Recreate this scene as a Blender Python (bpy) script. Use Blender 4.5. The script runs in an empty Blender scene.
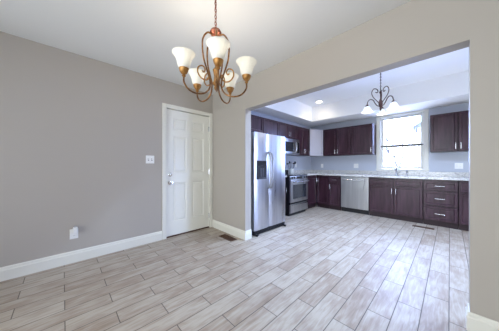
import bpy, bmesh, math, random
from mathutils import Vector, Matrix
random.seed(7)
sc = bpy.context.scene
COL = sc.collection
PI = math.pi

# ------------------------------------------------------------------ camera
cam_d = bpy.data.cameras.new('camera'); cam = bpy.data.objects.new('camera', cam_d); COL.objects.link(cam)
cam.location = (0, 0, 1.134); cam.rotation_euler = (PI/2, 0, math.radians(46))
cam_d.sensor_width = 36; cam_d.lens = 193.4/499*36; cam_d.clip_start = 0.02
sc.camera = cam
vs = sc.view_settings
vs.view_transform = 'Standard'; vs.look = 'None'; vs.gamma = 1; vs.use_curve_mapping = False
vs.exposure = 1.22
sc.cycles.use_denoising = True
sc.cycles.max_bounces = 10; sc.cycles.diffuse_bounces = 6; sc.cycles.glossy_bounces = 4
sc.cycles.transparent_max_bounces = 8
sc.cycles.sample_clamp_indirect = 6

# ------------------------------------------------------------------ world: bright overcast, cooler beyond the kitchen
SKY = 4.2
w = bpy.data.worlds.new('world'); sc.world = w; w.use_nodes = True
nt = w.node_tree; N = nt.nodes; L = nt.links; N.clear()
tc = N.new('ShaderNodeTexCoord'); sp = N.new('ShaderNodeSeparateXYZ'); L.new(tc.outputs['Generated'], sp.inputs[0])
ad = N.new('ShaderNodeMath'); ad.operation = 'MULTIPLY_ADD'; L.new(sp.outputs['X'], ad.inputs[0]); ad.inputs[1].default_value = .12
L.new(sp.outputs['Y'], ad.inputs[2])
mr = N.new('ShaderNodeMapRange'); L.new(ad.outputs[0], mr.inputs[0])
mr.inputs[1].default_value = -.2; mr.inputs[2].default_value = .85
rp = N.new('ShaderNodeMix'); rp.data_type = 'RGBA'; L.new(mr.outputs[0], rp.inputs[0])
rp.inputs[6].default_value = (.74, .77, .79, 1); rp.inputs[7].default_value = (1.35, 1.8, 3.5, 1)
bg = N.new('ShaderNodeBackground'); bg.inputs[1].default_value = SKY; L.new(rp.outputs[2], bg.inputs[0])
out = N.new('ShaderNodeOutputWorld'); L.new(bg.outputs[0], out.inputs[0])

def portal(cx, cy, cz, sx, sy, rot):
    l = bpy.data.lights.new('daylight_portal', 'AREA'); l.shape = 'RECTANGLE'; l.size = sx; l.size_y = sy
    l.cycles.is_portal = True
    o = bpy.data.objects.new('daylight_portal', l); COL.objects.link(o); o.location = (cx, cy, cz); o.rotation_euler = rot
# openings of the building
KR = dict(x=2.0, y0=3.8, y1=4.98, z0=.05, z1=2.1)      # unseen patio door added to let light into the kitchen
KW = dict(x0=-1.19, x1=-.40, z0=1.05, z1=2.30, y=5.66) # window over the sink
DF = dict(y=-2.2, x0=-2.5, x1=1.4, z0=.35, z1=2.2)    # added unseen windows behind the camera, for daylight
portal(KR['x']+.1, (KR['y0']+KR['y1'])/2, 1.08, 2.1, 1.2, (0, PI/2, 0))
portal((KW['x0']+KW['x1'])/2, KW['y']+.12, 1.68, .8, 1.25, (-PI/2, 0, 0))
portal((DF['x0']+DF['x1'])/2, DF['y']-.1, 1.28, 3.9, 1.85, (PI/2, 0, 0))

# ------------------------------------------------------------------ materials
def srgb(r, g, b):
    f = lambda c: (c/255/12.92 if c/255 <= .04045 else ((c/255+.055)/1.055)**2.4)
    return (f(r), f(g), f(b), 1)
def mat(name, col, rough=.5, metal=0, spec=.5, emit=None, es=0, bump=None, coat=0):
    m = bpy.data.materials.new(name); m.use_nodes = True; n = m.node_tree; b = n.nodes['Principled BSDF']
    b.inputs['Base Color'].default_value = col; b.inputs['Roughness'].default_value = rough
    b.inputs['Metallic'].default_value = metal; b.inputs['Specular IOR Level'].default_value = spec
    if coat: b.inputs['Coat Weight'].default_value = coat; b.inputs['Coat Roughness'].default_value = .12
    if emit: b.inputs['Emission Color'].default_value = emit; b.inputs['Emission Strength'].default_value = es
    if bump:
        t = n.nodes.new('ShaderNodeTexCoord'); no = n.nodes.new('ShaderNodeTexNoise'); no.inputs['Scale'].default_value = bump[0]
        no.inputs['Detail'].default_value = 4
        n.links.new(t.outputs['Object'], no.inputs['Vector']); bu = n.nodes.new('ShaderNodeBump')
        bu.inputs['Strength'].default_value = bump[1]; bu.inputs['Distance'].default_value = .004
        n.links.new(no.outputs[0], bu.inputs['Height']); n.links.new(bu.outputs[0], b.inputs['Normal'])
    return m
def mottled(name, c0, c1, scale, rough, stretch=(1, 1, 1), metal=0, lo=.35, hi=.65, rr=None, spec=.5):
    m = mat(name, c0, rough, metal, spec); n = m.node_tree; b = n.nodes['Principled BSDF']
    t = n.nodes.new('ShaderNodeTexCoord'); mp = n.nodes.new('ShaderNodeMapping'); mp.inputs['Scale'].default_value = stretch
    n.links.new(t.outputs['Object'], mp.inputs[0]); no = n.nodes.new('ShaderNodeTexNoise')
    no.inputs['Scale'].default_value = scale; no.inputs['Detail'].default_value = 5
    n.links.new(mp.outputs[0], no.inputs['Vector'])
    r = n.nodes.new('ShaderNodeMapRange'); n.links.new(no.outputs[0], r.inputs[0]); r.inputs[1].default_value = lo; r.inputs[2].default_value = hi
    x = n.nodes.new('ShaderNodeMix'); x.data_type = 'RGBA'; x.inputs[6].default_value = c0; x.inputs[7].default_value = c1
    n.links.new(r.outputs[0], x.inputs[0]); n.links.new(x.outputs[2], b.inputs['Base Color'])
    if rr:
        q = n.nodes.new('ShaderNodeMapRange'); n.links.new(no.outputs[0], q.inputs[0]); q.inputs[3].default_value = rr[0]; q.inputs[4].default_value = rr[1]
        n.links.new(q.outputs[0], b.inputs['Roughness'])
    return m
M = {}
M['wall'] = mat('grey_paint', srgb(177, 170, 161), .5, spec=.35, bump=(180, .08))
M['kwall'] = mat('pale_blue_grey', srgb(190, 195, 206), .5, spec=.35, bump=(180, .08))  # kitchen walls, paler and bluer than the dining walls
M['ceiling'] = mat('ceiling_paint', srgb(226, 227, 226), .8, bump=(120, .1))
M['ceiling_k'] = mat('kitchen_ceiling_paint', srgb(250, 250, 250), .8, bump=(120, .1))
M['pale'] = mat('pale_lilac', srgb(186, 184, 192), .3)  # one even pale lilac tone for the corner cabinet
M['white'] = mat('white_gloss_paint', srgb(226, 224, 214), .3)
M['doorwhite'] = mat('door_paint', srgb(232, 231, 222), .35)
M['cab'] = mottled('espresso_wood', srgb(46, 24, 32), srgb(68, 42, 54), 9, .3, (3, 3, .35), rr=(.24, .36))
M['toe'] = mat('dark_toe', srgb(42, 24, 28), .5)
M['steel'] = mottled('brushed_steel', (.46, .465, .48, 1), (.56, .565, .58, 1), 14, .3, (1, 1, .06), 1, rr=(.24, .34))
M['chrome'] = mat('brushed_nickel', (.82, .82, .84, 1), .18, 1)
M['hsteel'] = mat('handle_steel', (.38, .38, .40, 1), .3, 1)
M['black'] = mat('black_plastic', (.012, .012, .014, 1), .3)
M['blackglass'] = mat('black_glass', (.01, .01, .013, 1), .05)
M['ovenglass'] = mat('oven_glass', (.02, .023, .03, 1), .04, coat=1)
M['plate'] = mat('white_plastic', srgb(240, 240, 238), .35)
M['slot'] = mat('dark_slot_and_shadow', srgb(60, 58, 56), .5)
M['gold'] = mottled('antique_gold', srgb(104, 70, 42), srgb(160, 118, 74), 30, .35, metal=.8)
M['goldlight'] = mottled('gold_cup', srgb(150, 102, 48), srgb(186, 138, 76), 40, .4, metal=.55)
M['copper'] = mat('coppery_chain', srgb(140, 84, 66), .35, .8)
M['bronze'] = mat('dark_bronze', srgb(70, 46, 42), .35, .7)
M['ventbrown'] = mat('brown_vent', srgb(88, 56, 38), .45, .4)
M['ceramic'] = mat('white_ceramic', srgb(236, 236, 232), .15)
M['snow'] = mat('snow', srgb(240, 243, 248), .9)
M['siding'] = mat('pale_siding', srgb(214, 218, 226), .8)
M['roofing'] = mat('dark_roof', srgb(84, 92, 108), .8)
M['bark'] = mat('bark', srgb(66, 66, 72), .9)
M['blueglass'] = mat('house_glass', srgb(110, 125, 145), .1)
M['lens'] = mat('downlight_lens', (1, 1, 1, 1), .5, emit=(1, .86, .62, 1), es=14)
M['bulb'] = mat('lit_bulb', (1, 1, 1, 1), .5, emit=(1, .93, .8, 1), es=2.2)

def shade_mat(name, es):
    m = bpy.data.materials.new(name); m.use_nodes = True; n = m.node_tree; b = n.nodes['Principled BSDF']; o = n.nodes['Material Output']
    b.inputs['Base Color'].default_value = srgb(243, 243, 237); b.inputs['Roughness'].default_value = .35
    b.inputs['Emission Color'].default_value = (1, .97, .9, 1); b.inputs['Emission Strength'].default_value = es
    t = n.nodes.new('ShaderNodeBsdfTranslucent'); t.inputs[0].default_value = (.5, .5, .48, 1)
    x = n.nodes.new('ShaderNodeMixShader'); x.inputs[0].default_value = .35
    n.links.new(b.outputs[0], x.inputs[1]); n.links.new(t.outputs[0], x.inputs[2]); n.links.new(x.outputs[0], o.inputs[0])
    return m
M['shade'] = shade_mat('frosted_glass', .03)
M['shade2'] = shade_mat('alabaster_glass', 0)

def glass_mat():
    m = bpy.data.materials.new('window_glass'); m.use_nodes = True; n = m.node_tree; o = n.nodes['Material Output']
    t = n.nodes.new('ShaderNodeBsdfTransparent'); t.inputs[0].default_value = (.96, .98, 1, 1); g = n.nodes.new('ShaderNodeBsdfGlossy'); g.inputs['Roughness'].default_value = .02
    f = n.nodes.new('ShaderNodeFresnel'); f.inputs[0].default_value = 1.35; x = n.nodes.new('ShaderNodeMixShader')
    n.links.new(f.outputs[0], x.inputs[0]); n.links.new(t.outputs[0], x.inputs[1]); n.links.new(g.outputs[0], x.inputs[2]); n.links.new(x.outputs[0], o.inputs[0])
    return m
M['glass'] = glass_mat()

def granite():
    m = mat('granite', (.6, .6, .6, 1), .12); n = m.node_tree; b = n.nodes['Principled BSDF']
    t = n.nodes.new('ShaderNodeTexCoord')
    v = n.nodes.new('ShaderNodeTexVoronoi'); v.inputs['Scale'].default_value = 95; n.links.new(t.outputs['Object'], v.inputs['Vector'])
    no = n.nodes.new('ShaderNodeTexNoise'); no.inputs['Scale'].default_value = 22; no.inputs['Detail'].default_value = 6; n.links.new(t.outputs['Object'], no.inputs['Vector'])
    s = n.nodes.new('ShaderNodeSeparateColor'); n.links.new(v.outputs['Color'], s.inputs[0])
    a = n.nodes.new('ShaderNodeMath'); a.operation = 'ADD'; n.links.new(s.outputs[0], a.inputs[0]); n.links.new(no.outputs[0], a.inputs[1])
    r = n.nodes.new('ShaderNodeValToRGB'); n.links.new(a.outputs[0], r.inputs[0]); e = r.color_ramp.elements
    e[0].position = .35; e[0].color = srgb(112, 106, 104); e[1].position = .95; e[1].color = srgb(216, 214, 210)
    q = e.new(.55); q.color = srgb(168, 163, 160); q = e.new(.75); q.color = srgb(194, 191, 188)
    n.links.new(r.outputs[0], b.inputs['Base Color']); return m
M['granite'] = granite()

def floor_mat():
    m = mat('wood_look_tile', (.4, .4, .4, 1), .3); n = m.node_tree; b = n.nodes['Principled BSDF']; K = n.nodes; J = n.links
    W, LEN, X0, Y0, G = .1495, .573, -.004, 2.59, .0042
    t = K.new('ShaderNodeTexCoord'); s = K.new('ShaderNodeSeparateXYZ'); J.new(t.outputs['Object'], s.inputs[0])
    def m_(op, a, c=None, d=None):
        q = K.new('ShaderNodeMath'); q.operation = op
        for i, v in enumerate((a, c, d)):
            if v is None: continue
            if isinstance(v, (int, float)): q.inputs[i].default_value = v
            else: J.new(v, q.inputs[i])
        return q.outputs[0]
    u = m_('DIVIDE', m_('SUBTRACT', s.outputs[0], X0), W); row = m_('FLOOR', u); fu = m_('FRACT', u)
    odd = m_('FLOORED_MODULO', row, 2)
    v = m_('ADD', m_('DIVIDE', m_('SUBTRACT', s.outputs[1], Y0), LEN), m_('MULTIPLY', odd, .5)); c = m_('FLOOR', v); fv = m_('FRACT', v)
    eu = m_('MULTIPLY', m_('SUBTRACT', .5, m_('ABSOLUTE', m_('SUBTRACT', fu, .5))), W)
    ev = m_('MULTIPLY', m_('SUBTRACT', .5, m_('ABSOLUTE', m_('SUBTRACT', fv, .5))), LEN)
    ed = m_('MINIMUM', eu, ev)
    grout = m_('SUBTRACT', 1, m_('SMOOTH_MIN', 1, m_('DIVIDE', ed, G), .1)); grout = m_('MAXIMUM', grout, 0)
    cb = K.new('ShaderNodeCombineXYZ'); J.new(row, cb.inputs[0]); J.new(c, cb.inputs[1])
    wn = K.new('ShaderNodeTexWhiteNoise'); wn.noise_dimensions = '3D'; J.new(cb.outputs[0], wn.inputs['Vector'])
    off = K.new('ShaderNodeVectorMath'); off.operation = 'MULTIPLY_ADD'; J.new(wn.outputs['Color'], off.inputs[0]); off.inputs[1].default_value = (17, 23, 9); J.new(t.outputs['Object'], off.inputs[2])
    mp = K.new('ShaderNodeMapping'); mp.inputs['Scale'].default_value = (44, 5, 1); J.new(off.outputs[0], mp.inputs[0])
    n1 = K.new('ShaderNodeTexNoise'); n1.inputs['Scale'].default_value = 1; n1.inputs['Detail'].default_value = 6; n1.inputs['Distortion'].default_value = .7; n1.inputs['Roughness'].default_value = .6
    J.new(mp.outputs[0], n1.inputs['Vector'])
    mp2 = K.new('ShaderNodeMapping'); mp2.inputs['Scale'].default_value = (9, 4.5, 1); J.new(off.outputs[0], mp2.inputs[0])
    n2 = K.new('ShaderNodeTexNoise'); n2.inputs['Scale'].default_value = 1; n2.inputs['Detail'].default_value = 2; J.new(mp2.outputs[0], n2.inputs['Vector'])
    g = m_('ADD', m_('MULTIPLY', n1.outputs[0], .62), m_('MULTIPLY', n2.outputs[0], .38))
    g = m_('ADD', g, m_('MULTIPLY', m_('SUBTRACT', wn.outputs['Value'], .5), .12))
    r = K.new('ShaderNodeValToRGB'); J.new(g, r.inputs[0]); e = r.color_ramp.elements
    e[0].position = .22; e[0].color = srgb(126, 106, 90); e[1].position = .82; e[1].color = srgb(190, 181, 168)
    q = e.new(.42); q.color = srgb(154, 138, 123); q = e.new(.58); q.color = srgb(176, 165, 152)
    x = K.new('ShaderNodeMix'); x.data_type = 'RGBA'; J.new(grout, x.inputs[0]); J.new(r.outputs[0], x.inputs[6]); x.inputs[7].default_value = srgb(46, 42, 42)
    J.new(x.outputs[2], b.inputs['Base Color'])
    ro = m_('ADD', m_('MULTIPLY', n1.outputs[0], .2), m_('ADD', .33, m_('MULTIPLY', grout, .4))); J.new(ro, b.inputs['Roughness'])
    bu = K.new('ShaderNodeBump'); bu.inputs['Strength'].default_value = .5; bu.inputs['Distance'].default_value = .0015
    J.new(m_('SUBTRACT', m_('MULTIPLY', n1.outputs[0], .2), grout), bu.inputs['Height']); J.new(bu.outputs[0], b.inputs['Normal'])
    return m
M['floor'] = floor_mat()

# ------------------------------------------------------------------ mesh helpers
def B(): return bmesh.new()
def box(bm, x0, x1, y0, y1, z0, z1, bev=0, seg=2, edges=None):
    vs_ = [bm.verts.new((x, y, z)) for x in (x0, x1) for y in (y0, y1) for z in (z0, z1)]
    fs = [bm.faces.new([vs_[i] for i in q]) for q in ((0, 1, 3, 2), (4, 6, 7, 5), (0, 4, 5, 1), (2, 3, 7, 6), (0, 2, 6, 4), (1, 5, 7, 3))]
    if bev:
        es = {e for f in fs for e in f.edges}
        if edges == 'z': es = {e for e in es if abs(e.verts[0].co.z-e.verts[1].co.z) > 1e-6}
        bmesh.ops.bevel(bm, geom=list(es), offset=bev, segments=seg, affect='EDGES', profile=.6)
    return bm
def ring(bm, c, ax, ay, r, n): return [bm.verts.new(c + ax*(r*math.cos(2*PI*i/n)) + ay*(r*math.sin(2*PI*i/n))) for i in range(n)]
def tube(bm, pts, r, n=10, closed=False, cap=True):
    pts = [Vector(p) for p in pts]; k = len(pts); R = r if isinstance(r, (list, tuple)) else [r]*k
    def tan(i):
        if closed: return (pts[(i+1) % k]-pts[i-1]).normalized()
        return (pts[min(i+1, k-1)]-pts[max(i-1, 0)]).normalized()
    t = tan(0); a = Vector((0, 0, 1)) if abs(t.z) < .9 else Vector((1, 0, 0)); ax = t.cross(a).normalized(); rings = []
    for i in range(k):
        t = tan(i); ax = (ax - t*ax.dot(t)).normalized(); rings.append(ring(bm, pts[i], ax, t.cross(ax), R[i], n))
    for i in range(k if closed else k-1):
        a, b = rings[i], rings[(i+1) % k]
        for j in range(n): bm.faces.new((a[j], a[(j+1) % n], b[(j+1) % n], b[j]))
    if cap and not closed: bm.faces.new(rings[0][::-1]); bm.faces.new(rings[-1])
    return bm
def lathe(bm, prof, n=32, c=(0, 0, 0), wob=None):
    rs = []
    for i, (r, z) in enumerate(prof):
        if r < 1e-5: rs.append([bm.verts.new((c[0], c[1], c[2]+z))])
        else:
            rr = []
            for j in range(n):
                a = 2*PI*j/n; q = r*(1+(wob[i]*math.cos(wob_n*a) if wob else 0))
                rr.append(bm.verts.new((c[0]+q*math.cos(a), c[1]+q*math.sin(a), c[2]+z)))
            rs.append(rr)
    for a, b in zip(rs, rs[1:]):
        for j in range(n):
            k = (j+1) % n
            if len(a) == 1 and len(b) == 1: continue
            if len(a) == 1: bm.faces.new((a[0], b[k], b[j]))
            elif len(b) == 1: bm.faces.new((a[j], a[k], b[0]))
            else: bm.faces.new((a[j], a[k], b[k], b[j]))
    return bm
wob_n = 12
def spline(P, n=8):
    P = [Vector(p) for p in P]; out = []
    for i in range(len(P)-1):
        a = P[max(i-1, 0)]; b = P[i]; c = P[i+1]; d = P[min(i+2, len(P)-1)]
        for k in range(n):
            t = k/n; out.append(.5*((2*b)+(c-a)*t+(2*a-5*b+4*c-d)*t*t+(3*b-a-3*c+d)*t**3))
    out.append(P[-1]); return out
def obj(name, bm, m, parent=None, smooth=False, **kw):
    bmesh.ops.recalc_face_normals(bm, faces=bm.faces)
    me = bpy.data.meshes.new(name); bm.to_mesh(me); bm.free(); me.materials.append(M[m] if isinstance(m, str) else m)
    if smooth:
        for p in me.polygons: p.use_smooth = True
        try: me.set_sharp_from_angle(angle=math.radians(40))
        except Exception: pass
    o = bpy.data.objects.new(name, me); COL.objects.link(o)
    if parent: o.parent = parent
    for k, v in kw.items(): o[k] = v
    return o
def thing(name, label, cat, loc=(0, 0, 0), rz=0, group=None):
    o = bpy.data.objects.new(name, None); COL.objects.link(o); o.empty_display_size = .1
    o.location = loc; o.rotation_euler = (0, 0, rz); o['label'] = label; o['category'] = cat
    if group: o['group'] = group
    return o
def tag(o, label, cat, group=None):
    o['label'] = label; o['category'] = cat
    if group: o['group'] = group
    return o
def struct(name, bm, m, parent=None, smooth=False):
    o = obj(name, bm, m, parent, smooth)
    if not parent: o['kind'] = 'structure'
    return o

# ------------------------------------------------------------------ the setting
XL, YD, YD2, YK = -3.06, 2.0, 2.12, 5.66     # left wall, divider front/back, kitchen back wall
XJ0, XJ1, ZH = -2.162, .096, 1.995             # opening in the divider
ZC, ZK, ZS = 2.45, 2.75, 2.35                # dining ceiling, kitchen tray, kitchen soffit
XR = 2.0; YF = -2.2
DY0, DY1, DZ = 1.155, 1.935, 2.03            # door hole in the left wall

struct('floor', box(B(), XL-.15, XR+.15, YF-.15, YK+.15, -.1, 0), 'floor')
b = B(); box(b, XL-.15, XR+.15, YF-.15, YD, ZC, ZC+.1); struct('ceiling', b, 'ceiling')
b = B(); box(b, XL-.15, XR+.15, YD2, YK+.15, ZK, ZK+.1); struct('ceiling_kitchen', b, 'ceiling_k')
b = B(); SX, SY = -2.65, 4.96                # soffit around the tray ceiling, with a small lip
box(b, XL, SX, YD2, YK, ZS, ZK); box(b, SX, XR, SY, YK, ZS, ZK)
struct('ceiling_soffit', b, 'ceiling_k')
b = B()
box(b, XL-.15, XL, YF-.15, DY0-.02, 0, ZC); box(b, XL-.15, XL, DY1+.02, YD, 0, ZC); box(b, XL-.15, XL, DY0-.02, DY1+.02, DZ+.02, ZC)
box(b, XL-.15, XL, YD, YD2, 0, ZK)
struct('wall_left', b, 'wall')
struct('wall_left_kitchen', box(B(), XL-.15, XL, YD2, YK+.15, 0, ZK), 'kwall')
b = B()
box(b, XL, XJ0, YD, YD2, 0, ZK); box(b, XJ0, XJ1, YD, YD2, ZH, ZK); box(b, XJ1, XR, YD, YD2, 0, ZK)
struct('wall_middle', b, 'wall')
b = B(); k = KW
box(b, XL, k['x0']-.02, YK, YK+.15, 0, ZK); box(b, k['x1']+.02, XR, YK, YK+.15, 0, ZK)
box(b, k['x0']-.02, k['x1']+.02, YK, YK+.15, 0, k['z0']-.02); box(b, k['x0']-.02, k['x1']+.02, YK, YK+.15, k['z1']+.02, ZK)
struct('wall_back', b, 'kwall')
b = B(); k = KR
box(b, XR, XR+.15, YF-.15, k['y0'], 0, ZK); box(b, XR, XR+.15, k['y1'], YK+.15, 0, ZK)
box(b, XR, XR+.15, k['y0'], k['y1'], 0, k['z0']); box(b, XR, XR+.15, k['y0'], k['y1'], k['z1'], ZK)
struct('wall_right', b, 'wall')
b = B(); k = DF
box(b, XL, k['x0'], YF-.15, YF, 0, ZC); box(b, k['x1'], XR, YF-.15, YF, 0, ZC)
box(b, k['x0'], k['x1'], YF-.15, YF, 0, k['z0']); box(b, k['x0'], k['x1'], YF-.15, YF, k['z1'], ZC)
struct('wall_front', b, 'wall')

# baseboards (profiled: flat face, stepped top)
def baseboard(name, a, c, nrm, h=.135, t=.016):
    a = Vector((a[0], a[1], 0)); c = Vector((c[0], c[1], 0)); n_ = Vector((nrm[0], nrm[1], 0)); b = B()
    prof = [(0, 0), (t, 0), (t, h*.74), (t*.7, h*.8), (t*.62, h*.93), (t*.3, h), (0, h)]
    ra = [b.verts.new(a+n_*p+Vector((0, 0, z))) for p, z in prof]; rc = [b.verts.new(c+n_*p+Vector((0, 0, z))) for p, z in prof]
    k = len(prof)
    for i in range(k): b.faces.new((ra[i], ra[(i+1) % k], rc[(i+1) % k], rc[i]))
    b.faces.new(ra); b.faces.new(rc[::-1]); return struct(name, b, 'white')
baseboard('baseboard_left', (XL, YF), (XL, DY0-.066), (1, 0))
baseboard('baseboard_middle', (XL, YD), (XJ0+.016, YD), (0, -1))
baseboard('baseboard_jamb', (XJ0, YD), (XJ0, YD2), (1, 0))
baseboard('baseboard_right', (XJ1-.012, YD), (XR, YD), (0, -1))
baseboard('baseboard_jamb_right', (XJ1, YD), (XJ1, YD2), (-1, 0))
# casing of the door
b = B(); cw = .062
box(b, XL, XL+.018, DY0-cw, DY0, 0, DZ+cw, .004); box(b, XL, XL+.018, DY1, DY1+cw-.004, 0, DZ+cw, .004); box(b, XL, XL+.018, DY0, DY1, DZ, DZ+cw, .004)
box(b, XL-.14, XL, DY0-.018, DY0, 0, DZ); box(b, XL-.14, XL, DY1, DY1+.018, 0, DZ); box(b, XL-.14, XL, DY0-.018, DY1+.018, DZ, DZ+.018)
# door stop and an added unseen board behind the slab, blocking outside light
box(b, XL-.149, XL-.141, DY0-.019, DY1+.019, 0, DZ+.019)
box(b, XL-.075, XL-.06, DY0+.012, DY1-.012, DZ-.02, DZ-.001)
box(b, XL-.075, XL-.06, DY0, DY0+.012, 0, DZ-.001); box(b, XL-.075, XL-.06, DY1-.012, DY1, 0, DZ-.001)
struct('trim_1', b, 'white')
# six-panel door, local front faces -Y, turned to face +X
dr = thing('door_1', '', '', (XL-.012, DY0+.003, 0), PI/2)
del dr['label'], dr['category']; dr['kind'] = 'structure'
DW, DH = DY1-DY0-.006, DZ-.028
def six_panel():
    b = B(); z0 = .02
    xs = [0, .115, .335, DW-.335, DW-.115, DW]; zs = [z0, .24, .86, 1.02, 1.60, 1.71, 1.885, z0+DH]
    V = [[b.verts.new((x, 0, z)) for z in zs] for x in xs]; pan = []
    for i in range(5):
        for j in range(7):
            f = b.faces.new((V[i][j], V[i+1][j], V[i+1][j+1], V[i][j+1]))
            if i in (1, 3) and j in (1, 3, 5): pan.append(f)
    bmesh.ops.recalc_face_normals(b, faces=b.faces)
    if b.faces[:][0].normal.y > 0: bmesh.ops.reverse_faces(b, faces=b.faces[:])
    bmesh.ops.inset_individual(b, faces=pan, thickness=.012, depth=-.009)
    bmesh.ops.inset_individual(b, faces=pan, thickness=.012, depth=0)
    bmesh.ops.inset_individual(b, faces=pan, thickness=.022, depth=.007)
    box(b, 0, DW, .010, .044, z0, z0+DH); return b
struct('door_panel', six_panel(), 'doorwhite', dr)
b = B(); cx, cz = .062, .86
lathe(b, [(0, 0), (.033, 0), (.033, .006), (.014, .012), (.012, .034), (.026, .046), (.029, .058), (.022, .07), (0, .073)], 24)
bmesh.ops.rotate(b, verts=b.verts, cent=(0, 0, 0), matrix=Matrix.Rotation(PI/2, 3, 'X')); bmesh.ops.translate(b, verts=b.verts, vec=(cx, 0, cz))
struct('door_knob', b, 'chrome', dr, True)
b = B(); lathe(b, [(0, 0), (.032, 0), (.032, .01), (.02, .02), (0, .022)], 24); box(b, -.004, .004, -.014, .014, .02, .034, .002)
bmesh.ops.rotate(b, verts=b.verts, cent=(0, 0, 0), matrix=Matrix.Rotation(PI/2, 3, 'X')); bmesh.ops.translate(b, verts=b.verts, vec=(cx, 0, .99))
struct('deadbolt', b, 'chrome', dr, True)
for z in (.22, 1.02, 1.8):
    b = B(); tube(b, [(DW+.001, -.008, z-.045), (DW+.001, -.008, z+.045)], .006, 10); box(b, DW-.02, DW, -.003, 0, z-.044, z+.044)
    struct('hinge', b, 'chrome', dr, True)
b = B(); box(b, 0, DW, -.01, .05, .002, .014, .003); struct('threshold', b, 'ventbrown', dr)

# ---- window over the sink (double hung)
k = KW; wn_ = thing('window_1', '', '', ((k['x0']+k['x1'])/2, YK, 0)); del wn_['label'], wn_['category']; wn_['kind'] = 'structure'
hw = (k['x1']-k['x0'])/2
def rect_frame(b, x0, x1, z0, z1, wd, y0, y1, bev=.003, wb=None):
    wb = wb or wd
    box(b, x0, x0+wd, y0, y1, z0, z1, bev); box(b, x1-wd, x1, y0, y1, z0, z1, bev)
    box(b, x0+wd, x1-wd, y0, y1, z0, z0+wb, bev); box(b, x0+wd, x1-wd, y0, y1, z1-wd, z1, bev)
b = B(); t = .085
box(b, -hw-t, -hw, -.02, 0, k['z0']-.02, k['z1']+.045, .004); box(b, hw, hw+t, -.02, 0, k['z0']-.02, k['z1']+.045, .004)
box(b, -hw, hw, -.02, 0, k['z1'], k['z1']+.045, .004); box(b, -hw-t, hw+t, -.018, 0, k['z0']-.08, k['z0']-.025, .004)
box(b, -hw-t-.01, hw+t+.01, -.04, .02, k['z0']-.025, k['z0'], .004)
box(b, -hw-.018, -hw, 0, .145, k['z0'], k['z1']); box(b, hw, hw+.018, 0, .145, k['z0'], k['z1']); box(b, -hw, hw, 0, .145, k['z1'], k['z1']+.018); box(b, -hw, hw, .02, .145, k['z0']-.018, k['z0'])
struct('window_frame', b, 'white', wn_)
zm = 1.60
b = B(); rect_frame(b, -hw+.004, hw-.004, k['z0']+.003, zm+.01, .045, .035, .07, wb=.055); lo = struct('lower_sash', b, 'white', wn_)
b = B(); rect_frame(b, -hw+.004, hw-.004, zm-.025, k['z1']-.003, .045, .075, .11, wb=.06); up = struct('upper_sash', b, 'white', wn_)
struct('pane', box(B(), -hw+.045, hw-.045, .05, .054, k['z0']+.05, zm-.03), 'glass', lo)
struct('pane', box(B(), -hw+.045, hw-.045, .09, .094, zm+.03, k['z1']-.045), 'glass', up)
b = B(); box(b, -hw+.002, hw-.002, .024, .034, zm-.012, zm+.012); box(b, -.03, .03, .012, .03, zm+.012, zm+.022, .002)  # dark strip paints the shadow under the meeting rail; small block is the lock
struct('sash_lock_and_shadow', b, 'slot', wn_)

# patio door added in the right wall, out of view, as a daylight source
k = KR; pd = thing('added_patio_door', '', '', (XR, (k['y0']+k['y1'])/2, 0), PI/2); del pd['label'], pd['category']; pd['kind'] = 'structure'
hh = (k['y1']-k['y0'])/2; b = B(); rect_frame(b, -hh, hh, k['z0'], k['z1'], .05, -.1, -.02); box(b, -.04, .04, -.09, -.03, k['z0']+.05, k['z1']-.05)
struct('door_frame', b, 'white', pd); struct('pane', box(B(), -hh+.05, hh-.05, -.062, -.058, k['z0']+.05, k['z1']-.05), 'glass', pd)
# unseen windows added behind the camera to light the dining room
k = DF; wf = thing('added_front_windows', '', '', ((k['x0']+k['x1'])/2, YF, 0)); del wf['label'], wf['category']; wf['kind'] = 'structure'
hx = (k['x1']-k['x0'])/2; b = B(); rect_frame(b, -hx, hx, k['z0'], k['z1'], .06, -.1, -.02)
for x in (-hx/3, hx/3): box(b, x-.04, x+.04, -.1, -.02, k['z0']+.06, k['z1']-.06)
struct('window_frame', b, 'white', wf); struct('pane', box(B(), -hx+.06, hx-.06, -.062, -.058, k['z0']+.06, k['z1']-.06), 'glass', wf)

# ------------------------------------------------------------------ kitchen cabinets (local: front faces -Y, x to the viewer's right)
def shaker(w_, h, rail=.055, t=.019):
    b = B(); V = [b.verts.new(p) for p in ((0, 0, 0), (w_, 0, 0), (w_, 0, h), (0, 0, h))]; f = b.faces.new(V)
    if f.normal.y > 0 or True: b.normal_update()
    if f.normal.y > 0: f.normal_flip()
    rail = min(rail, h*.3, w_*.3)
    bmesh.ops.inset_individual(b, faces=[f], thickness=rail, depth=0); bmesh.ops.inset_individual(b, faces=[f], thickness=.011, depth=-.013)
    box(b, 0, w_, .0135, t, 0, h)
    box(b, 0, .003, 0, .0135, 0, h); box(b, w_-.003, w_, 0, .0135, 0, h); box(b, 0, w_, 0, .0135, 0, .003); box(b, 0, w_, 0, .0135, h-.003, h)
    return b
def bar_handle(cx, cz, vert=True, ln=.115, r=.0055, out_=.032):
    b = B()
    if vert:
        tube(b, [(cx, -out_, cz-ln/2), (cx, -out_, cz+ln/2)], r, 10)
        for s in (-1, 1): tube(b, [(cx, 0, cz+s*ln*.36), (cx, -out_, cz+s*ln*.36)], r*.8, 8)
    else:
        tube(b, [(cx-ln/2, -out_, cz), (cx+ln/2, -out_, cz)], r, 10)
        for s in (-1, 1): tube(b, [(cx+s*ln*.36, 0, cz), (cx+s*ln*.36, -out_, cz)], r*.8, 8)
    return b
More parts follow.
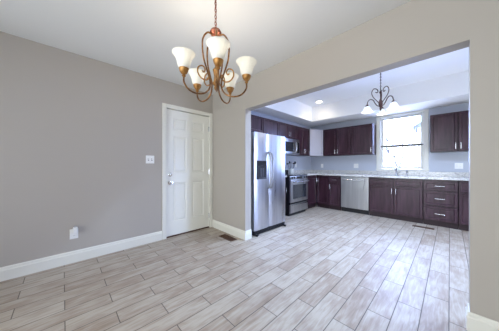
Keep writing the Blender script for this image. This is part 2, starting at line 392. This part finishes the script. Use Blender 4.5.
# fronts: (kind, x0, x1, z0, z1, handle) handle: 'L'/'R' + 't'/'b', 'h' (centred horizontal) or None
def cabinet(name, label, loc, rz, wd, z0, z1, dp, fronts, toe=False, group=None, top=None):
    c = thing(name, label, 'cabinet', loc, rz, group); g = .004
    b = B(); box(b, .001, wd-.001, .02, dp, z0, top or z1)
    if top: box(b, .001, wd-.001, .02, .04, top, z1)
    obj('body', b, 'cab', c)
    if toe: obj('toe_kick', box(B(), .001, wd-.001, .035, .055, 0.001, z0-.001), 'toe', c)
    for kd, x0, x1, a, e, hd in fronts:
        w_, h = x1-x0-2*g, e-a-2*g
        d = obj(kd, shaker(w_, h), 'cab', c); d.location = (x0+g, 0, a+g)
        if hd:
            if hd == 'h': hb = bar_handle(w_/2, h/2, False, .13)
            else:
                hx_ = .03 if hd[0] == 'L' else w_-.03; hz = h-.10 if hd[1] == 't' else .10
                hb = bar_handle(hx_, hz, True)
            obj('handle', hb, 'chrome', d, True, label='brushed metal bar handle')
    return c
YB = 5.0; DPB = YK-YB-.004   # base run on the back wall
XB = -2.54                   # front of the base run on the left wall
DT, DM = .84, .10
UB, UT = 1.405, 2.15
YU = 5.34; DU = YK-YU-.003
XU = -2.73; DUL = XU-XL-.003
# left wall uppers (facing +X): rz=90, loc=(front x, start y)
cabinet('wall_cabinet', 'short dark wall cabinet above the stainless refrigerator', (XU, 2.17, 0), PI/2, .87, 1.82, UT, DUL, [('door', 0, .435, 1.82, UT, 'Rb'), ('door', .435, .87, 1.82, UT, 'Lb')], group='dark wall cabinets')
cabinet('wall_cabinet', 'narrow dark wall cabinet between refrigerator top and microwave', (XU, 3.042, 0), PI/2, .545, UB, UT, DUL, [('door', 0, .545, UB, UT, 'Rb')], group='dark wall cabinets')
cabinet('wall_cabinet', 'short dark two-door wall cabinet directly above the microwave', (XU, 3.59, 0), PI/2, .76, 1.79, UT, DUL, [('door', 0, .38, 1.79, UT, 'Rb'), ('door', .38, .76, 1.79, UT, 'Lb')], group='dark wall cabinets')
cabinet('wall_cabinet', 'dark reddish wall cabinet right of the microwave, beside the pale corner unit', (XU, 4.352, 0), PI/2, .63, UB, UT, DUL, [('door', 0, .315, UB, UT, 'Rb'), ('door', .315, .63, UB, UT, 'Lb')], group='dark wall cabinets')
# diagonal corner cabinet
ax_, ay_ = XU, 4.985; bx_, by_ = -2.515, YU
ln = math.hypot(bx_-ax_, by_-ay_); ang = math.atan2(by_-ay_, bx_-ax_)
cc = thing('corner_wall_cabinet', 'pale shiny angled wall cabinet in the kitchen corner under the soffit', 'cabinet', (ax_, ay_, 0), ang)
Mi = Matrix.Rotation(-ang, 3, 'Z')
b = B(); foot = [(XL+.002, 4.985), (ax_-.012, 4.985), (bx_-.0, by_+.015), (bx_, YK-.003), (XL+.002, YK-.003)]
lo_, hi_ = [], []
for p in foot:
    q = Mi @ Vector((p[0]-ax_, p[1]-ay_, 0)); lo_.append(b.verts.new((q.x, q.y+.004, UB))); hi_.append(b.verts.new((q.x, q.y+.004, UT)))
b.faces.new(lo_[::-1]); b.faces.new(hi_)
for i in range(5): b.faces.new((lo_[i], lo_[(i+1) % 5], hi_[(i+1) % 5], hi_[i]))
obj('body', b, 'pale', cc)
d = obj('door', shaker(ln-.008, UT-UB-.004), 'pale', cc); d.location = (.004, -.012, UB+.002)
# back wall uppers
cabinet('wall_cabinet', 'dark two-door wall cabinet on the back wall beside the pale corner unit', (-2.51, YU, 0), 0, .74, UB, UT, DU, [('door', 0, .375, UB, UT, 'Rb'), ('door', .375, .74, UB, UT, 'Lb')], group='dark wall cabinets')
cabinet('wall_cabinet', 'dark single-door wall cabinet just left of the sink window', (-1.768, YU, 0), 0, .485, UB, UT, DU, [('door', 0, .485, UB, UT, 'Rb')], group='dark wall cabinets')
cabinet('wall_cabinet', 'dark two-door wall cabinet right of the sink window', (-.278, YU, 0), 0, .775, UB, UT, DU, [('door', 0, .387, UB, UT, 'Rb'), ('door', .387, .775, UB, UT, 'Lb')], group='dark wall cabinets')
# left run bases
cabinet('base_cabinet', 'narrow dark base cabinet squeezed between refrigerator and range', (XB, 3.05, 0), PI/2, .54, .1, .872, XB-XL-.004, [('drawer', 0, .54, .69, DT, 'h'), ('door', 0, .54, DM, .69, 'Rt')], True, 'dark base cabinets')
cabinet('base_cabinet', 'dark base cabinet right of the range, meeting the inner corner', (XB, 4.372, 0), PI/2, .62, .1, .872, XB-XL-.004, [('door', 0, .62, DM, DT, 'Rt')], True, 'dark base cabinets')
# back run bases
cabinet('base_cabinet', 'plain dark corner base cabinet door at the inner corner of the counter', (-2.535, YB, 0), 0, .333, .1, .872, DPB, [('door', 0, .333, DM, DT, None)], True, 'dark base cabinets')
cabinet('base_cabinet', 'narrow dark base cabinet with one drawer left of the dishwasher', (-2.20, YB, 0), 0, .302, .1, .872, DPB, [('drawer', 0, .302, .69, DT, 'h'), ('door', 0, .302, DM, .69, 'Lt')], True, 'dark base cabinets')
cabinet('sink_base_cabinet', 'wide dark two-door base cabinet under the sink', (-1.275, YB, 0), 0, .915, .1, .872, DPB, [('drawer_front', 0, .458, .70, DT, None), ('drawer_front', .458, .915, .70, DT, None), ('door', 0, .458, DM, .70, 'Rt'), ('door', .458, .915, DM, .70, 'Lt')], True, 'dark base cabinets', top=.66)
cabinet('drawer_cabinet', 'dark base cabinet with three stacked drawers right of the sink', (-.358, YB, 0), 0, .462, .1, .872, DPB, [('drawer', 0, .462, .66, DT, 'h'), ('drawer', 0, .462, .38, .655, 'h'), ('drawer', 0, .462, DM, .375, 'h')], True, 'dark base cabinets')
cabinet('base_cabinet', 'dark base cabinet partly hidden by the right wall edge', (.106, YB, 0), 0, .46, .1, .872, DPB, [('drawer', 0, .46, .66, DT, 'h'), ('door', 0, .46, DM, .655, 'Rt')], True, 'dark base cabinets')

# countertops
CT0, CT1 = .874, .912
ct = thing('countertop', 'speckled light granite worktop running from the corner under the window', 'countertop', (0, 0, 0))
b = B(); sx0, sx1, sy0, sy1 = -1.16, -.47, 5.20, 5.48; yf = YB-.025; xe = .60
box(b, XL+.003, XB+.025, 4.372, yf, CT0, CT1); box(b, XL+.003, sx0, yf, YK-.003, CT0, CT1)
box(b, sx1, xe, yf, YK-.003, CT0, CT1); box(b, sx0, sx1, yf, sy0, CT0, CT1); box(b, sx0, sx1, sy1, YK-.003, CT0, CT1)
obj('worktop', b, 'granite', ct)
b = B(); box(b, XL+.003, xe, YK-.022, YK-.003, CT1+.0005, 1.0, 0); box(b, XL+.003, XL+.022, 4.372, YK-.022, CT1+.0005, 1.0, 0)
# clear the window trim
obj('backsplash', b, 'granite', ct)
ct2 = thing('countertop', 'small speckled granite worktop piece between refrigerator and range', 'countertop', (0, 0, 0))
b = B(); box(b, XL+.003, XB+.025, 3.05, 3.59, CT0, CT1, .004); obj('worktop', b, 'granite', ct2)
b = B(); box(b, XL+.003, XL+.022, 3.05, 3.59, CT1+.0005, 1.0, .003); obj('backsplash', b, 'granite', ct2)

# sink and faucet
sk = thing('sink', 'stainless double sink set into the granite below the window', 'sink', ((sx0+sx1)/2, (sy0+sy1)/2, CT1))
hw2, hd2 = (sx1-sx0)/2-.002, (sy1-sy0)/2-.002
for nm, a, c in (('basin', -hw2, -.012), ('basin', .012, hw2)):
    b = B(); z = -.19
    box(b, a, c, -hd2, hd2, z, z+.004); box(b, a, a+.004, -hd2, hd2, z, -.001); box(b, c-.004, c, -hd2, hd2, z, -.001); box(b, a, c, -hd2, -hd2+.004, z, -.001); box(b, a, c, hd2-.004, hd2, z, -.001)
    obj(nm, b, 'steel', sk)
obj('rim', box(B(), -.012, .012, -hd2, hd2, -.03, -.001), 'steel', sk)
fc = thing('faucet', 'chrome arched faucet behind the sink, in front of the window', 'faucet', (-.86, 5.56, CT1+.0005))
b = B(); lathe(b, [(0, 0), (.027, 0), (.027, .008), (.017, .02), (.015, .06), (.013, .065), (0, .066)], 20); obj('base', b, 'chrome', fc, True)
b = B(); pts = [(0, 0, .06), (0, 0, .12)] + [(0, -.06+.06*math.cos(a), .12+.055*math.sin(a)) for a in [PI*i/10 for i in range(1, 11)]] + [(0, -.12, .095)]
tube(b, pts, .0125, 12); obj('spout', b, 'hsteel', fc, True)
b = B(); tube(b, [(.01, 0, .04), (.04, 0, .05), (.075, .0, .085)], [.009, .008, .006], 10); obj('handle', b, 'hsteel', fc, True)
sp_ = thing('side_sprayer', 'small chrome side sprayer to the right of the faucet', 'sprayer', (-.67, 5.56, CT1+.0005))
b = B(); lathe(b, [(0, 0), (.022, 0), (.02, .01), (.012, .02), (.011, .04), (0, .041)], 18); obj('base', b, 'chrome', sp_, True)
b = B(); tube(b, spline([(0, 0, .04), (0, 0, .075), (0, -.018, .1), (0, -.045, .098)], 5), .012, 10); obj('nozzle', b, 'hsteel', sp_, True)

# ------------------------------------------------------------------ refrigerator (faces +X)
FW = .84
fr = thing('refrigerator', 'tall stainless side-by-side refrigerator with ice dispenser by the jamb', 'refrigerator', (-2.15, 2.187, 0), PI/2)
b = B(); box(b, 0, FW, .075, .86, .05, 1.662, .006); obj('body', b, mat('fridge_side', srgb(120, 122, 128), .45, .3), fr)
xm = .357
def door_slab(x0, x1, z0, z1):
    b = B(); n = 10; pr = []
    for i in range(n+1):
        t = i/n; x = x0+(x1-x0)*t; pr.append((x, .012*(2*t-1)**4*1.0))
    lo = [b.verts.new((x, y, z0)) for x, y in pr]+[b.verts.new((x1, .068, z0)), b.verts.new((x0, .068, z0))]
    hi = [b.verts.new((v.co.x, v.co.y, z1)) for v in lo]; k = len(lo)
    for i in range(k): b.faces.new((lo[i], lo[(i+1) % k], hi[(i+1) % k], hi[i]))
    b.faces.new(lo[::-1]); b.faces.new(hi); return b
# left (freezer) door with the dispenser recess
d1 = obj('door', door_slab(.002, xm-.003, .085, 1.672), 'steel', fr, True)
d2 = obj('door', door_slab(xm+.003, FW-.002, .085, 1.672), 'steel', fr, True)
dsp = obj('dispenser', box(B(), .05, .288, -.006, .012, .91, 1.215, .006), 'black', d1)
b = B(); box(b, .07, .268, -.008, -.0055, 1.13, 1.205, .001); obj('control_panel', b, 'blackglass', dsp)
b = B(); box(b, .08, .26, -.03, -.005, .92, .935, .003); box(b, .13, .16, -.014, -.005, .95, 1.09, .003); box(b, .18, .21, -.014, -.005, .95, 1.09, .003); obj('drip_tray', b, mat('dark_grey', srgb(70, 72, 78), .4), dsp)
for xx, dd, s in ((xm-.028, d1, -1), (xm+.03, d2, 1)):
    b = B(); pts = spline([(xx+s*.002, .0, 1.36), (xx, -.035, 1.335), (xx, -.058, 1.25), (xx, -.066, 1.05), (xx, -.058, .86), (xx, -.035, .77), (xx+s*.002, 0, .745)], 6)
    tube(b, pts, .0145, 12); obj('handle', b, 'hsteel', dd, True)
b = B(); box(b, .01, FW-.01, .02, .07, .012, .075)
for i in range(9): box(b, .03, FW-.03, .014, .02, .018+i*.006, .021+i*.006)
obj('grille', b, 'black', fr)
for x in (.02, FW-.07):
    b = B(); box(b, x, x+.05, -.03, .06, .012, .03, .006); tube(b, [(x+.025, -.015, .001), (x+.025, -.015, .014)], .016, 12); obj('foot', b, 'black', fr)
for x in (.01, FW-.08, xm-.03):
    b = B(); box(b, x, x+.06, .02, .10, 1.673, 1.688, .005); obj('hinge_cover', b, 'black', fr)

# ------------------------------------------------------------------ range (faces +X)
RW = .755
rg = thing('range', 'stainless slide-in range with black glass cooktop below the microwave', 'stove', (-2.43, 3.602, 0), PI/2)
RD = -2.43-XL-.006
b = B(); box(b, 0, RW, .045, RD, .06, .895); obj('body', b, 'black', rg)
b = B(); box(b, .02, RW-.02, .06, RD-.02, .002, .06); obj('toe_kick', b, 'black', rg)
b = B(); box(b, -.004, RW+.004, .02, RD, .896, .916, .004); ck = obj('cooktop', b, 'blackglass', rg)
for x, y, r in ((.2, .18, .09), (.2, .44, .07), (.55, .18, .08), (.55, .44, .095)):
    b = B(); lathe(b, [(r, 0), (r, .0012), (r-.004, .0012), (r-.004, 0)], 36, (x, y, .9162)); obj('burner_ring', b, mat('burner', srgb(95, 95, 100), .4), ck)
b = B(); box(b, .005, RW-.005, .01, .045, .82, .893, .006); cp = obj('control_panel', b, 'steel', rg)
b = B(); box(b, .25, .50, .0075, .0105, .832, .882, .001); obj('display', b, 'blackglass', cp)
for x in (.07, .16, .59, .68):
    b = B(); tube(b, [(x, .01, .857), (x, -.012, .857)], [.02, .017], 18); obj('knob', b, 'black', cp, True)
b = B(); box(b, .004, RW-.004, 0, .043, .305, .812, .006); od = obj('oven_door', b, 'steel', rg)
b = B(); box(b, .10, RW-.10, -.004, .001, .385, .70, .002); obj('oven_window', b, 'ovenglass', od)
b = B(); tube(b, [(.05, -.045, .765), (RW-.05, -.045, .765)], .012, 12)
for x in (.08, RW-.08): tube(b, [(x, 0, .765), (x, -.045, .765)], .009, 10)
obj('handle', b, 'chrome', od, True)
b = B(); box(b, .004, RW-.004, 0, .043, .075, .262, .006); dw_ = obj('drawer', b, 'steel', rg)
b = B(); box(b, .004, RW-.004, .018, .043, .266, .300); obj('gap_strip', b, 'black', rg)
b = B(); box(b, .03, RW-.03, -.02, .0, .238, .258, .004); obj('handle', b, 'chrome', dw_)

# microwave over the range
mw = thing('microwave', 'stainless over-the-range microwave with black glass window', 'microwave', (-2.66, 3.594, 1.415), PI/2)
MD = -2.66-XL-.004
b = B(); box(b, 0, .752, .03, MD, 0, .368); obj('body', b, 'steel', mw)
b = B(); box(b, .002, .575, 0, .029, .002, .330, .004); md = obj('door', b, 'steel', mw)
b = B(); box(b, .05, .50, -.004, .001, .055, .285, .002); obj('window', b, 'ovenglass', md)
b = B(); tube(b, spline([(.545, 0, .30), (.545, -.04, .27), (.545, -.048, .17), (.545, -.04, .07), (.545, 0, .035)], 6), .010, 10); obj('handle', b, 'chrome', md, True)
b = B(); box(b, .578, .750, 0, .029, .002, .330, .004); pn = obj('control_panel', b, 'steel', mw)
b = B(); box(b, .60, .73, -.003, .001, .03, .305, .002); obj('keypad', b, 'blackglass', pn)
b = B(); box(b, .002, .750, .004, .029, .333, .366)
for i in range(4): box(b, .02, .73, .0, .004, .338+i*.007, .341+i*.007)
obj('vent_grille', b, 'steel', mw)

# dishwasher
dwx = thing('dishwasher', 'stainless dishwasher built in under the counter left of the sink cabinet', 'dishwasher', (-1.892, YB-.004, 0))
DWW = .612
b = B(); box(b, .004, DWW-.004, .03, .58, .09, .868); obj('body', b, 'black', dwx)
b = B(); box(b, .003, DWW-.003, 0, .028, .105, .862, .006); dd = obj('door', b, 'steel', dwx)
b = B(); tube(b, [(.04, -.035, .79), (DWW-.04, -.035, .79)], .010, 12)
for x in (.07, DWW-.07): tube(b, [(x, 0, .79), (x, -.035, .79)], .008, 8)
obj('handle', b, 'chrome', dd, True)
b = B(); box(b, .006, DWW-.006, .04, .06, .003, .088); obj('toe_kick', b, 'black', dwx)

# utensil crock and canister on the back of the range
cr = thing('utensil_crock', 'white ceramic crock of black cooking utensils on the back of the stove', 'crock', (-2.86, 4.275, .9175))
b = B(); lathe(b, [(0, 0), (.052, 0), (.06, .01), (.062, .12), (.066, .135), (.060, .135), (.056, .12), (.054, .012), (0, .010)], 28); obj('pot', b, 'ceramic', cr, True)
for a, ln_, kind in ((.3, .27, 's'), (1.5, .25, 'l'), (2.7, .28, 's'), (3.9, .24, 'l'), (5.2, .26, 's')):
    dx, dy = math.cos(a), math.sin(a); b = B(); p0 = Vector((dx*.02, dy*.02, .02)); p1 = Vector((dx*.085, dy*.085, ln_))
    tube(b, [p0, p1], .005, 8)
    hb = B(); bmesh.ops.create_uvsphere(hb, u_segments=12, v_segments=8, radius=1)
    bmesh.ops.scale(hb, vec=(.03, .012, .038) if kind == 's' else (.032, .03, .02), verts=hb.verts); bmesh.ops.rotate(hb, verts=hb.verts, cent=(0, 0, 0), matrix=Matrix.Rotation(a, 3, 'Z')); bmesh.ops.translate(hb, verts=hb.verts, vec=p1+Vector((dx*.01, dy*.01, .02)))
    me_ = bpy.data.meshes.new('t'); hb.to_mesh(me_); hb.free(); b.from_mesh(me_)
    obj('utensil', b, 'black', cr, True)
kt = thing('canister', 'small black lidded canister on the back of the stove near the refrigerator', 'canister', (-2.86, 4.03, .9175))
b = B(); lathe(b, [(0, 0), (.06, 0), (.064, .005), (.064, .11), (0, .11)], 28); obj('pot', b, 'black', kt, True)
b = B(); lathe(b, [(0, .0), (.066, 0), (.066, .012), (.05, .02), (.012, .024), (.012, .036), (0, .038)], 28, (0, 0, .1105)); obj('lid', b, 'steel', kt, True)

# ------------------------------------------------------------------ plates on the walls
def plate(name, label, cat, loc, rz, wd, kind):
    t = thing(name, label, cat, loc, rz, 'white wall outlets' if kind == 'outlet' else None)
    b = B(); box(b, -wd/2, wd/2, -.006, 0, -.058, .058, .003); obj('cover_plate', b, 'plate', t)
    n = 2 if wd > .1 else 1
    for i in range(n):
        x = (i-(n-1)/2)*.046
        if kind == 'switch':
            b = B(); box(b, x-.006, x+.006, -.018, -.006, -.006, .014, .002); obj('toggle', b, 'plate', t)
            b = B(); box(b, x-.008, x+.008, -.0072, -.0062, -.016, .016); obj('slot', b, 'slot', t)
        else:
            for z in (-.02, .02):
                b = B(); box(b, x-.016, x+.016, -.009, -.006, z-.014, z+.014, .003); s = obj('socket', b, 'plate', t)
                b = B(); box(b, x-.007, x-.005, -.0096, -.009, z-.004, z+.006); box(b, x+.005, x+.007, -.0096, -.009, z-.004, z+.006); obj('slots', b, 'slot', s)
    return t
plate('light_switch', 'white double light switch on the grey wall left of the door', 'light switch', (XL+.0005, .923, 1.222), PI/2, .115, 'switch')
plate('wall_outlet', 'white wall outlet low on the grey wall above the baseboard', 'outlet', (XL+.0005, .095, .335), PI/2, .075, 'outlet')
pg = thing('plug_in_adapter', 'small white plug-in device stuck in the low outlet', 'adapter', (XL+.0105, .105, .37), PI/2)
b = B(); box(b, -.022, .022, -.04, 0, -.022, .045, .008, 3); obj('body', b, 'plate', pg)
b = B(); box(b, -.010, .010, -.034, -.008, .0452, .058, .003); obj('cap', b, mat('clear_grey', srgb(190, 190, 194), .2), pg)
plate('wall_outlet', 'double white outlet plate on the back wall above the dishwasher', 'outlet', (-1.745, YK-.0005, 1.125), 0, .115, 'outlet')
plate('wall_outlet', 'white outlet plate on the back wall below the right wall cabinet', 'outlet', (.125, YK-.0005, 1.125), 0, .115, 'outlet')
plate('wall_outlet', 'narrow white outlet plate near the kitchen corner', 'outlet', (-2.69, YK-.0005, 1.125), 0, .075, 'outlet')
plate('wall_outlet', 'white outlet on the kitchen side wall right of the microwave', 'outlet', (XL+.0005, 4.80, 1.14), PI/2, .075, 'outlet')

# floor vents
def floor_vent(label, x0, x1, y0, y1):
    t = thing('floor_vent', label, 'floor vent', ((x0+x1)/2, (y0+y1)/2, .0005), 0, 'floor vents'); a, c = (x1-x0)/2, (y1-y0)/2
    b = B(); rect = [(-a, a, -c, -c+.014), (-a, a, c-.014, c), (-a, -a+.014, -c+.014, c-.014), (a-.014, a, -c+.014, c-.014)]
    for q in rect: box(b, *q, 0, .005)
    obj('frame', b, 'ventbrown', t)
    b = B()
    n = 15
    for i in range(n):
        x = -a+.014+(2*a-.028)*(i+.5)/n; box(b, x-.004, x+.004, -c+.014, c-.014, .001, .004)
    box(b, -a+.014, a-.014, -.004, .004, .001, .0045)
    obj('louvres', b, 'ventbrown', t)
    obj('duct', box(B(), -a+.014, a-.014, -c+.014, c-.014, 0, .0008), 'black', t)
floor_vent('brown metal floor vent beside the white door and short wall', -2.575, -2.265, 1.80, 1.925)
floor_vent('brown metal floor vent in front of the kitchen drawer cabinet', -.49, -.19, 4.70, 4.80)

# ------------------------------------------------------------------ recessed light; three more added out of view to brighten the kitchen
def downlight(label, x, y, e):
    rl = thing('recessed_light', label, 'ceiling light', (x, y, ZK-.0005), 0, 'recessed kitchen downlights')
    b = B(); lathe(b, [(.062, 0), (.085, 0), (.085, -.006), (.062, -.010), (.062, 0)], 36); obj('trim_ring', b, 'plate', rl, True)
    b = B(); lathe(b, [(0, -.002), (.061, -.002), (.061, -.006), (0, -.007)], 32); obj('lens', b, 'lens', rl)
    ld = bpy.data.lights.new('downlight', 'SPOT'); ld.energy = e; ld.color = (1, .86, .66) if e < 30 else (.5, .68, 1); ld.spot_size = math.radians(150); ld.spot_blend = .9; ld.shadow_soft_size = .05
    q = bpy.data.objects.new('downlight', ld); COL.objects.link(q); q.parent = rl; q.location = (0, 0, -.02)
downlight('round glowing recessed downlight in the kitchen tray ceiling corner', -2.30, 4.66, 3)
downlight('added recessed fill light near the refrigerator, unseen above the opening', -1.5, 3.0, 112)
downlight('added recessed fill light in mid kitchen, unseen above the opening', -.3, 3.0, 112)
downlight('added recessed fill light on the right of the kitchen, unseen above the opening', .9, 3.0, 112)

# ------------------------------------------------------------------ dining chandelier
F2 = Vector((-math.sin(math.radians(46)), math.cos(math.radians(46)), 0)); R2 = Vector((math.cos(math.radians(46)), math.sin(math.radians(46)), 0))
D1 = 1.45
cpos = F2*D1 + R2*(-.175*D1)
ch = thing('chandelier', 'five-arm antique gold chandelier with white glass bell shades', 'chandelier', (cpos.x, cpos.y, 0))
ZHUB = 2.128
def radial(prof, dirv): return [Vector((dirv.x*r, dirv.y*r, z)) for r, z in prof]
b = B(); lathe(b, [(0, -.03), (.008, -.030), (.018, -.024), (.036, -.016), (.044, 0), (.036, .018), (.016, .026), (.009, .033), (0, .034)], 24, (0, 0, ZHUB)); obj('hub', b, 'copper', ch, True)
b = B(); lathe(b, [(0, 0), (.062, 0), (.062, -.008), (.045, -.022), (.012, -.03), (0, -.03)], 32, (0, 0, ZC-.0005)); obj('canopy', b, 'copper', ch, True)
b = B(); z = ZHUB+.03; i = 0
while z < ZC-.045:
    a = i*PI/2; pts = []
    for q in range(16):
        an = 2*PI*q/16; pts.append((math.cos(a)*.008*math.cos(an), math.sin(a)*.008*math.cos(an), z+.014+.017*math.sin(an)))
    tube(b, pts, .0024, 6, closed=True); z += .025; i += 1
tube(b, [(.003, 0, ZHUB+.03), (.004, .002, 2.25), (-.003, 0, 2.35), (0, 0, ZC-.03)], .0022, 6)
obj('chain', b, 'copper', ch, True)
b = B(); lathe(b, [(0, 1.695), (.006, 1.70), (.012, 1.715), (.008, 1.728), (.02, 1.738), (.024, 1.75), (.014, 1.765), (.011, 1.80), (.018, 1.835), (.022, 1.85), (.012, 1.862), (.006, 1.87), (.005, 2.12), (0, 2.12)], 24); obj('column', b, 'goldlight', ch, True)
ZCUP = 1.134+.44*D1
for k_ in range(5):
    t = math.radians(14+72*k_); dv = F2*(-math.cos(t)) + R2*math.sin(t)
    rr = .16*D1
    prof = [(.012, ZHUB-.015), (.035, ZHUB-.018), (.062, ZHUB-.018), (.09, ZHUB-.055), (.102, 2.02), (.094, 1.92), (.066, 1.83), (.045, 1.765), (.05, 1.70), (.09, 1.658), (.15, 1.647), (.20, 1.665), (rr-.002, 1.705), (rr, ZCUP-.03)]
    b = B(); tube(b, spline(radial(prof, dv), 6), .0062, 8); arm = obj('arm', b, 'gold', ch, True)
    sc_ = [(.052, 1.775), (.075, 1.758), (.11, 1.765), (.135, 1.80), (.13, 1.84), (.10, 1.855), (.082, 1.835), (.09, 1.812), (.105, 1.82)]
    b = B(); tube(b, spline(radial(sc_, dv), 6), [.0052]*(8*6+1), 8); obj('scroll', b, 'goldlight', arm, True)
    c = (dv.x*rr, dv.y*rr, 0)
    b = B(); lathe(b, [(0, -.03), (.008, -.03), (.014, -.022), (.009, -.014), (.02, -.006), (.03, .012), (.034, .03), (.031, .032), (.02, .02), (0, .018)], 24, (c[0], c[1], ZCUP)); obj('cup', b, 'goldlight', arm, True)
    b = B(); P_ = [(.022, .024), (.034, .028), (.041, .044), (.044, .064), (.050, .088), (.061, .112), (.077, .130)]
    P_ = P_ + [(r-.003, z) for r, z in P_[::-1]]
    n_ = len(P_); wb = [0, 0, .012, .018, .02, .018, .012]; wb = wb + wb[::-1]
    wob_n = 16; lathe(b, P_, 64, (c[0], c[1], ZCUP), wb); sh = obj('lamp_shade', b, 'shade', arm, True)
    b = B(); lathe(b, [(0, .02), (.012, .022), (.013, .05), (.020, .065), (.022, .078), (.016, .09), (0, .098)], 16, (c[0], c[1], ZCUP)); obj('bulb', b, 'bulb', arm, True)
    l = bpy.data.lights.new('chandelier_bulb', 'POINT'); l.energy = .75; l.color = (1, .87, .72); l.shadow_soft_size = .03
    lo3 = bpy.data.objects.new('chandelier_bulb', l); COL.objects.link(lo3); lo3.parent = arm; lo3.location = (c[0], c[1], ZCUP+.125)

# ------------------------------------------------------------------ kitchen chandelier (three shades facing down)
D3 = 3.2; cp_ = F2*D3 + R2*(.678*D3)
kc = thing('chandelier', 'small dark bronze three-light chandelier hanging in the kitchen', 'chandelier', (cp_.x, cp_.y, 0))
b = B(); lathe(b, [(0, 0), (.06, 0), (.06, -.008), (.04, -.022), (.01, -.03), (0, -.03)], 28, (0, 0, ZK-.0005)); obj('canopy', b, 'bronze', kc, True)
b = B(); z = 2.43; i = 0
while z < ZK-.045:
    a = i*PI/2; tube(b, [(math.cos(a)*.008*math.cos(q), math.sin(a)*.008*math.cos(q), z+.014+.017*math.sin(q)) for q in [2*PI*j/12 for j in range(12)]], .003, 6, closed=True); z += .025; i += 1
tube(b, [(.003, 0, 2.41), (-.003, .002, 2.55), (0, 0, ZK-.03)], .003, 6)
obj('chain', b, 'bronze', kc, True)
b = B(); lathe(b, [(0, 2.43), (.006, 2.425), (.007, 2.37), (.018, 2.355), (.02, 2.34), (.01, 2.325), (.009, 2.24), (.022, 2.21), (.032, 2.16), (.024, 2.11), (.012, 2.09), (.018, 2.075), (.008, 2.05), (0, 2.03)], 24); obj('column', b, 'bronze', kc, True)
for tt in (140, 260, 380):
    t = math.radians(tt); dv = F2*(-math.cos(t)) + R2*math.sin(t); rr = .204
    b = B(); tube(b, spline(radial([(.02, 2.12), (.05, 2.125), (.085, 2.17), (.115, 2.22), (.155, 2.235), (.19, 2.205), (rr, 2.15)], dv), 6), .0075, 8); arm = obj('arm', b, 'bronze', kc, True)
    b = B(); tube(b, spline(radial([(.014, 2.16), (.06, 2.21), (.115, 2.275), (.135, 2.345), (.105, 2.405), (.06, 2.40), (.04, 2.365), (.055, 2.34), (.078, 2.355)], dv), 6), .0065, 8); obj('scroll', b, 'bronze', arm, True)
    c = (dv.x*rr, dv.y*rr, 2.14)
    b = B(); lathe(b, [(0, .012), (.012, .01), (.016, 0), (.03, -.012), (.032, -.028), (.02, -.02), (0, -.02)], 20, c); obj('cup', b, 'bronze', arm, True)
    b = B(); P_ = [(.028, -.022), (.045, -.04), (.055, -.065), (.066, -.09), (.09, -.118)]; P_ = P_ + [(r-.003, z) for r, z in P_[::-1]]
    wob_n = 10; lathe(b, P_, 50, c, [0, .004, .008, .012, .02, .02, .012, .008, .004, 0]); obj('lamp_shade', b, 'shade2', arm, True)
    b = B(); lathe(b, [(0, -.022), (.012, -.024), (.022, -.06), (.016, -.08), (0, -.086)], 14, c); obj('bulb', b, 'bulb', arm, True)
    l = bpy.data.lights.new('kitchen_bulb', 'POINT'); l.energy = .45; l.color = (1, .86, .68); l.shadow_soft_size = .03
    lo4 = bpy.data.objects.new('kitchen_bulb', l); COL.objects.link(lo4); lo4.parent = arm; lo4.location = (c[0], c[1], c[2]-.115)

# ------------------------------------------------------------------ outdoors, seen through the sink window
b = B(); box(b, -40, 30, YK+.3, 50, -.8, -.6); struct('ground_outside', b, 'snow')
hs = thing('neighbouring_house', 'pale snow-covered gabled house beyond the kitchen window', 'house', (1.75, 16.7, -.6))
b = B(); box(b, -3.2, 1.6, 0, 5, 0, 4.2); obj('wall', b, 'siding', hs)
b = B(); V = [(-3.5, -.3, 4.2), (1.9, -.3, 4.2), (-.8, -.3, 6.2)]
f0 = [b.verts.new(v) for v in V]; f1 = [b.verts.new((v[0], 5.3, v[2])) for v in V]
b.faces.new(f0); b.faces.new(f1[::-1])
for i in range(3): b.faces.new((f0[i], f1[i], f1[(i+1) % 3], f0[(i+1) % 3]))
obj('roof', b, 'roofing', hs)
for x in (-2.4, -.2):
    b = B(); rect_frame(b, x, x+.9, 1.0, 2.1, .07, -.05, 0); w_ = obj('window_frame', b, 'white', hs); obj('pane', box(B(), x+.07, x+.83, -.02, -.01, 1.07, 2.03), 'blueglass', w_)
def branch(b, p, d, ln_, r, depth):
    q = p+d*ln_; tube(b, [p, (p+q)/2+Vector((random.uniform(-.03, .03), 0, 0)), q], [r, r*.85, r*.65], 6)
    if depth:
        for s in range(3):
            nd = (d+Vector((random.uniform(-.8, .8), random.uniform(-.6, .6), random.uniform(-.1, .5)))).normalized(); branch(b, q-d*ln_*.1*s, nd, ln_*.68, r*.6, depth-1)
b = B(); branch(b, Vector((0, 0, 0)), Vector((.03, 0, 1)).normalized(), 1.6, .08, 4)
tr = obj('bare_tree', b, 'bark'); tr.location = (-1.9, 12.5, -.6); tag(tr, 'bare leafless tree outside the kitchen window', 'tree')
